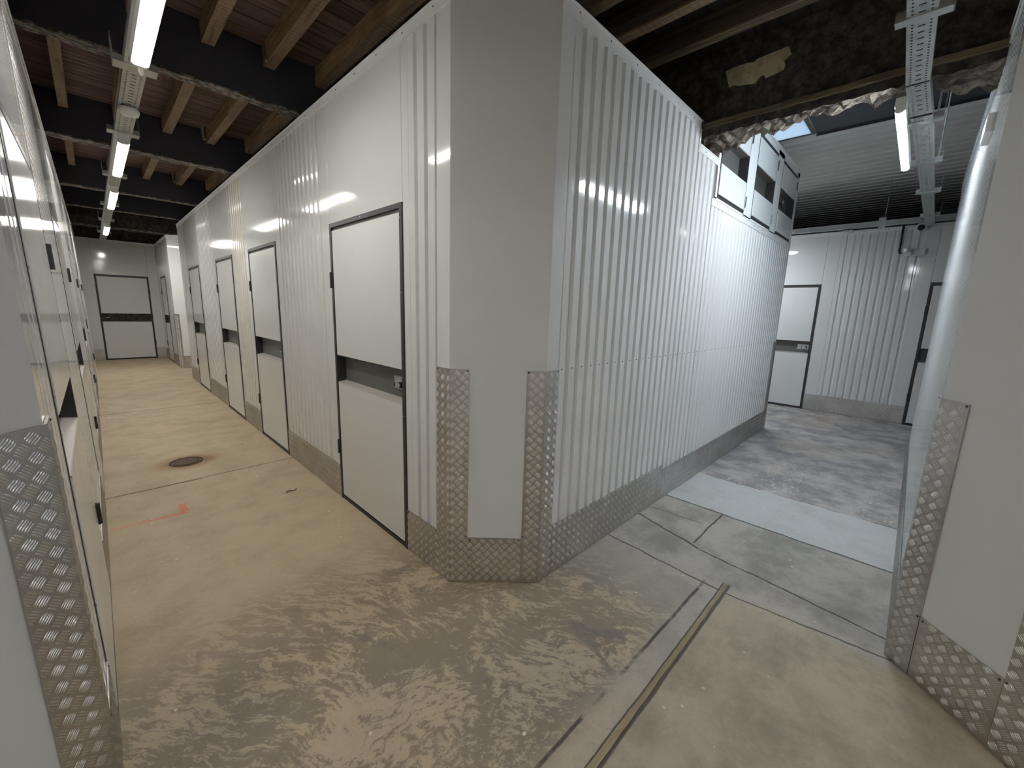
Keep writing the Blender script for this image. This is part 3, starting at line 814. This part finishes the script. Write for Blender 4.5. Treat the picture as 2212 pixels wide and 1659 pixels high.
# shed roof beyond the opening
rr = thing('ceiling_shed', 'white ribbed metal roof beyond the broken opening', 'roof', (0, 0, 3.5), 0, kind='structure')
def roof(x0, x1, y0, y1):
    pts = []; x = x0; p = .19
    while x < x1 - .02:
        for dx, dz in ((0, 0), (.13, 0), (.145, .022), (.175, .022), (.19, 0)):
            if x + dx <= x1: pts.append((x + dx, dz))
        x += p
    q = [pts[0]]
    for a in pts[1:]:
        if a[0] - q[-1][0] > 1e-4: q.append(a)
    if q[-1][0] < x1: q.append((x1, 0))
    mb = MB(); n = len(q)
    mb.add([(a, y0, z) for a, z in q] + [(a, y1, z) for a, z in q] , [(i, i + 1, n + i + 1, n + i) for i in range(n - 1)])
    mb.box(x0, x1, y0, y1, .03, .05)
    mb.build('roof_sheet', 'roof_sheet', rr)
roof(5.76, 19.05, -4.05, 5.05); roof(3.52, 5.08, 1.75, 5.05); roof(3.52, 5.08, -4.05, .05); roof(5.08, 5.76, 1.75, 5.05)
MB().box(3.52, 3.745, .04, 1.76, 0, .05).build('roof_sheet', 'roof_sheet', rr)
sb = tag(MB().box(-.30, .34, -4.0, 1.08, 0, .10).box(-.32, -.30, -4.0, 1.09, -.03, .1).box(.34, .355, -4.0, 1.09, -.02, .1).build('roof_beam', 'black_steel', None, (5.40, 0, 3.49)), 'dark steel channel across the shed roof beside the rooflight', 'beam')
wv = thing('window_1', 'bright rooflight past the broken masonry', 'rooflight', (3.74, .05, 3.5), 0, kind='structure')
MB().box(0, 1.34, 0, .04, .0, .09).box(0, 1.34, 1.66, 1.7, 0, .09).box(0, .04, .04, 1.66, 0, .09).box(1.30, 1.34, .04, 1.66, 0, .09).box(1.34, 2.02, 1.045, 1.085, 0, .03).box(1.985, 2.02, 1.085, 1.7, 0, .012).box(1.34, 1.985, 1.66, 1.7, 0, .03).build('window_frame', 'slate_grey', wv)
MB().box(.04, 1.30, .04, 1.66, .05, .056).build('pane', 'rooflight_glazing', wv)
MB().box(1.34, 1.985, 1.085, 1.66, .004, .010).build('opal_sheet', 'opal_sheet', wv)
for nm, b in (('wall_shed_far', (19.0, 19.1, -4, 5, 0, 3.6)), ('wall_shed_back', (3.3, 19.1, 5.0, 5.1, 0, 3.6)), ('wall_shed_side', (2.1, 19.1, -4.1, -4.0, 0, 3.6)), ('wall_north', (-4.1, 8.4, 14.1, 14.2, 0, 3.4)), ('wall_west', (-4.1, -4.0, -4.1, 14.2, 0, 3.4)), ('wall_south', (-4.1, 3.3, -4.1, -4.0, 0, 3.4)), ('wall_east', (8.35, 8.4, 3.6, 14.2, 0, 3.4)), ('wall_upper', (3.22, 8.4, 4.9, 5.0, 2.6, 3.6))):
    o = MB().box(*b).build(nm, 'sooty_masonry'); o['kind'] = 'structure'
slab('ceiling_north', (3.22, 8.4, 5.0, 14.1, 3.30, 3.36), 'dark_boards', 'dark ceiling over the far blocks')

# ------------------------------------------------------------------ cable trays
def perforated(mb, L, w, h=.05, up_=True, pitch=.026):
    """U-channel along +y, bottom at z=0, with round-row and slot-row perforations cut through the bottom"""
    cols = [0, .014, .022, .038, .062, .078, .086, .1]; cols = [c * w / .1 - w / 2 for c in cols]
    n = int(L / pitch); t = .0015
    for i in range(n):
        y0, y1, ym0, ym1 = i * pitch, (i + 1) * pitch, i * pitch + .008, i * pitch + .017
        for c in range(7):
            hole = c in (1, 5) or (c == 3 and i % 2 == 0)
            a, b = cols[c], cols[c + 1]
            if not hole: mb.add([(a, y0, 0), (b, y0, 0), (b, y1, 0), (a, y1, 0)], [(3, 2, 1, 0)])
            else:
                mb.add([(a, y0, 0), (b, y0, 0), (b, ym0, 0), (a, ym0, 0)], [(3, 2, 1, 0)]); mb.add([(a, ym1, 0), (b, ym1, 0), (b, y1, 0), (a, y1, 0)], [(3, 2, 1, 0)])
    mb.box(-w / 2 - t, -w / 2, 0, n * pitch, 0, h); mb.box(w / 2, w / 2 + t, 0, n * pitch, 0, h)
    mb.box(-w / 2, -w / 2 + .008, 0, n * pitch, h - t, h); mb.box(w / 2 - .008, w / 2, 0, n * pitch, h - t, h)
    return mb
lt = thing('cable_tray', 'galvanised perforated cable tray under the beams of the left corridor', 'cable tray', (.315, 1.0, 2.80))
perforated(MB(), 12.9, .10).build('tray_channel', 'galvanised', lt)
MB().box(-.035, .035, 0, 12.9, .004, .02).build('cables', 'black_plastic', lt)
def bracket(parent, y, d=1, w=.075):
    mb = MB().box(-w - .02, w + .02, y, y + .10, -.004, -.001)
    mb.box(-d * (w + .02) - .0015, -d * (w + .02) + .0015, y, y + .10, -.004, .13)
    mb.box(-w - .02, w + .02, y - .001, y + .001, -.004, .03)
    mb.build('tray_bracket', 'galvanised', parent)
for y, d in ((2.36, 1), (3.70, -1), (5.35, 1), (7.35, -1), (9.0, 1), (10.9, 1)): bracket(lt, y, d)

def batten(name, loc, L, axis, mat, label, w=.066, film=False, tilt=0.0, group='LED batten lamps', skirt=True, hang=None):
    """LED batten: white body above, glowing diffuser below; runs along its own +y"""
    r = thing(name, label, 'lamp', loc, 0 if axis == 'y' else -PI / 2, group)
    bm = MB().box(-w / 2 - .004, w / 2 + .004, 0, L, .034, .075)
    if skirt: bm.box(-w / 2 - .004, -w / 2 - .0005, 0, L, .009, .034)
    bm.box(w / 2 + .0005, w / 2 + .004, 0, L, .009, .034).build('lamp_body', 'white_plastic', r)
    prof = [(-w / 2, .034), (-w / 2, .010), (-w / 2 + .006, .003), (-w / 2 + .015, 0), (w / 2 - .015, 0), (w / 2 - .006, .003), (w / 2, .010), (w / 2, .034)]
    d = MB().prism(prof, .022, L - .022, 'y', 0, True, True); d.build('diffuser', mat, r)
    for a, b in ((0, .0215), (L - .0215, L)): MB().prism([(x * 1.03, z) for x, z in prof], a, b, 'y').build('end_cap', 'white_plastic', r)
    if hang:  # rods carry only the added lamps out of view
        for yy in (.25, L - .25): MB().cyl((0, yy, .075), .005, hang - .075 - loc[2], 'z', 8).build('hanger_rod', 'galvanised', r)
    if film:
        f = MB(); pts = [(-.01, L, .0), (.014, L, -.002), (.018, L + .035, -.01), (.006, L + .05, -.022), (-.006, L + .03, -.015), (.02, L + .075, -.004), (.028, L + .08, -.002)]
        f.add([Vector(p) for p in pts], [(0, 1, 2, 4), (4, 2, 3), (2, 5, 3), (2, 6, 5)], 0, True).build('torn_film', 'plastic_film', r)
    r.rotation_euler = (0, tilt, r.rotation_euler.z)
    return r
batten('led_batten', (.312, 1.84, 2.722), 1.33, 'y', 'led_left', 'nearest lit batten lamp at the top left, with torn film on its end', film=True)
batten('led_batten', (.312, 4.74, 2.722), 1.31, 'y', 'led_left', 'second lit batten lamp, beyond the smoke detector')
batten('led_batten', (.318, 6.94, 2.722), 1.33, 'y', 'led_left', 'third lit batten lamp of the left corridor')
batten('led_batten', (.322, 10.36, 2.722), 1.30, 'y', 'led_far', 'farthest small lit batten lamp of the left corridor')
batten('led_batten', (3.20, .242, 2.625), 1.24, 'x', 'led_right', 'lit batten lamp beside the cable tray of the right corridor', w=.04, skirt=False)
batten('led_batten', (7.35, 1.75, 2.70), 1.33, 'y', 'led_right', 'unseen added batten lamp in the cross passage behind the corner block', hang=3.50)  # added lamp, out of view, to brighten the end wall and shed roof
batten('led_batten', (.95, -2.75, 2.722), 1.33, 'y', 'led_rear_fill', 'unseen added fill lamp in the corridor behind the camera', hang=3.30)  # unseen lamp added as fill for the chamfer and ribbed right face
batten('led_batten', (-2.6, .42, 2.722), 1.33, 'x', 'led_rear_fill', 'unseen added fill lamp in the corridor left of the camera', hang=3.30)  # second unseen fill lamp, added to lift the corner and foreground

sd = thing('smoke_detector', 'round white disc detector under the left cable tray', 'detector', (.318, 4.10, 2.745))
MB().lathe((0, 0, 0), [(0, .05), (.05, .05), (.055, .04), (.055, .024), (.05, .018)]).build('base', 'white_plastic', sd)
MB().lathe((0, 0, 0), [(.05, .018), (.048, .008), (.03, .001), (.012, 0), (0, 0)]).build('cap', 'white_plastic', sd)
MB().cyl((0, 0, .045), .006, .006).build('mount', 'galvanised', sd)

rt_ = thing('cable_tray', 'galvanised perforated cable tray passing under the masonry into the right corridor', 'cable tray', (1.2, .16, 2.70), -PI / 2)
def chan(parent, name, p0, p1, w=.088):
    p0, p1 = Vector(p0), Vector(p1); d = p1 - p0
    o = perforated(MB(), d.length, w, .042).build(name, 'galvanised', parent)
    yv = d.normalized(); xv = yv.cross(Vector((0, 0, 1))).normalized(); zv = xv.cross(yv)
    mw = Matrix((xv, yv, zv)).transposed().to_4x4(); mw.translation = p0
    bpy.context.view_layer.update()
    o.matrix_world = mw
    return o
chan(rt_, 'upper_channel', (1.2, .142, 2.702), (3.09, .182, 2.70))
chan(rt_, 'drop_channel', (3.09, .182, 2.70), (3.45, .162, 2.66))
chan(rt_, 'lower_channel', (3.45, .161, 2.66), (8.12, .083, 2.80))
bpy.context.view_layer.update()
def rbracket(x, z, yc, d=1, w=.07):
    mb = MB().box(x, x + .05, yc - w - .02, yc + w + .01, z - .004, z - .001).box(x, x + .05, yc - w - .021, yc - w - .018, z - .004, z + .16).box(x - .001, x + .001, yc - w - .02, yc + w + .01, z - .004, z + .035)
    o = mb.build('tray_bracket', 'galvanised'); o.parent = rt_; o.matrix_parent_inverse = rt_.matrix_world.inverted()
for x, z, yc in ((2.42, 2.698, .168), (3.52, 2.66, .16), (4.55, 2.691, .142), (5.7, 2.725, .123), (7.2, 2.77, .098)): rbracket(x, z, yc)
def rod(x, y, z0, z1, lb):
    tag(MB().cyl((0, 0, 0), .0045, z1 - z0, 'z', 8).cyl((0, 0, .0), .009, .012, 'z', 6).build('threaded_rod', 'galvanised', None, (x, y, z0)), lb, 'rod', 'rods hanging the right tray')
rod(3.64, .10, 2.70, 3.5, 'thin hanger rod nearest the broken masonry'); rod(4.6, .075, 2.73, 3.5, 'thin hanger rod beside the lit right lamp'); rod(8.12, .56, 2.99, 3.5, 'thin hanger rod left of the tray, against the dark roof')

et = thing('cable_tray', 'perforated tray along the top of the right end wall', 'cable tray', (8.20, -1.2, 2.87))
mb = MB(); L = 4.0; p = .07
for i in range(int(L / p)):
    y0 = i * p
    for z0, z1, o_ in ((0, .018, 1), (.018, .03, 0), (.03, .046, 1), (.046, .058, 0), (.058, .075, 1)):
        if o_: mb.add([(0, y0, z0), (0, y0 + p, z0), (0, y0 + p, z1), (0, y0, z1)], [(0, 1, 2, 3)[::-1]])
        else: mb.add([(0, y0, z0), (0, y0 + p * .35, z0), (0, y0 + p * .35, z1), (0, y0, z1)], [(0, 1, 2, 3)[::-1]])
mb.box(0, .06, 0, L, -.0015, 0).box(.06, .062, 0, L, 0, .075)
mb.build('tray_channel', 'galvanised', et)
MB().box(.005, .055, 0, L, .002, .02).build('cables', 'slate_grey', et)
MB().box(-.004, .0, 1.75, 1.83, -.03, .12).build('tray_bracket', 'galvanised', et)

# things on the right end wall
sc_ = thing('security_camera', 'white wall camera with a round black eye under the end of the tray', 'camera', (8.20, .13, 2.81))
MB().bbox(-.06, .06, -.03, .07, -.045, .04, .01).build('camera_body', 'white_plastic', sc_, (0, 0, 0))
MB().cyl((0, -.0, 0), .038, -.03, 'x', 20, 0).build('lens', 'black_plastic', sc_, (-.045, .035, -.02))
el = thing('emergency_light', 'small twin-lens emergency light on a clear bracket, right end wall', 'lamp', (8.27, .27, 2.475), PI / 2 * -1)
MB().bbox(-.01, .19, -.03, .0, -.045, .045, .004).build('bracket_plate', 'white_plastic', el)
MB().lathe((0, 0, 0), [(0, .0), (.03, .004), (.04, .02), (.04, .05)], 16).build('lamp_head', 'clear_lens', el, (-.005, -.06, 0))
MB().cyl((.045, -.05, 0), .036, .012, 'x', 16).build('lens_ring', 'chrome', el)
cd = MB().tube([(8.262, .352, 2.87), (8.262, .352, 2.52), (8.262, .345, 2.48), (8.262, .315, 2.475)], .014, 8).build('conduit', 'black_plastic'); tag(cd, 'black conduit dropping to the emergency light', 'conduit')
jb = thing('junction_box', 'small white rounded box under the tray on the right end wall', 'box', (8.23, .97, 2.835))
MB().bbox(-.06, .06, -.03, .05, -.02, .02, .01).build('box_body', 'white_plastic', jb)
jb.rotation_euler = (0, 0, -PI / 2)
eb = tag(MB().bbox(-.10, .12, -.028, 0, -.04, .04, .004).build('junction_box', 'white_plastic', None, (3.12, -.116, 2.42)), 'pale box high on the right-edge ribbed wall', 'box'); eb.rotation_euler = (0, 0, PI)

# ------------------------------------------------------------------ floor things
dr = thing('drain_cover', 'round rusty iron drain cover in the left corridor floor', 'drain cover', (.462, 4.73, 0))
MB().lathe((0, 0, 0), [(.128, .0005), (.128, .005), (.118, .006), (.114, .003), (.114, .0005)], 36).build('rim', 'rusty_iron', dr)
lid = MB().lathe((0, 0, 0), [(.098, .0005), (.098, .0045), (.09, .005), (.0, .005)], 36)
for k in range(16):
    a = 2 * PI * k / 16; lid.box(.106 * math.cos(a) - .006, .106 * math.cos(a) + .006, .106 * math.sin(a) - .006, .106 * math.sin(a) + .006, .0005, .004)
lid.build('lid', 'rusty_iron', dr)
def strip(x0, x1, y, w, label):
    mb = MB(); n = 40; vs = []
    for i in range(n + 1):
        x = (x1 - x0) * i / n; a = random.uniform(-.002, .002); b = random.uniform(-.003, .003)
        vs += [(x, a, .0005), (x, a, .003), (x, w + b, .0035), (x, w + b, .0005)]
    mb.add(vs, [(4 * i + k, 4 * i + 4 + k, 4 * i + 4 + (k + 1) % 4, 4 * i + (k + 1) % 4) for i in range(n) for k in range(4)])
    mb.add(vs, [(0, 1, 2, 3), (4 * n + 3, 4 * n + 2, 4 * n + 1, 4 * n)])
    tag(mb.build('wood_strip', 'lath_timber', None, (x0, y, 0)), label, 'wood strip', 'wood strips in floor joints')
strip(.55, 2.37, .55, .02, 'long pale wood strip in the floor joint of the foreground')
strip(-.03, .50, 4.178, .012, 'short pale wood strip in the floor joint before the drain')
tag(MB().tube([(0, 0, .004), (.03, .012, .006), (.045, -.006, .008), (.07, .0, .005), (.085, .014, .004)], .0035, 6).build('wire_scrap', 'black_plastic', None, (.93, 3.42, 0)), 'small dark twist of wire on the floor near the nearest door', 'scrap')
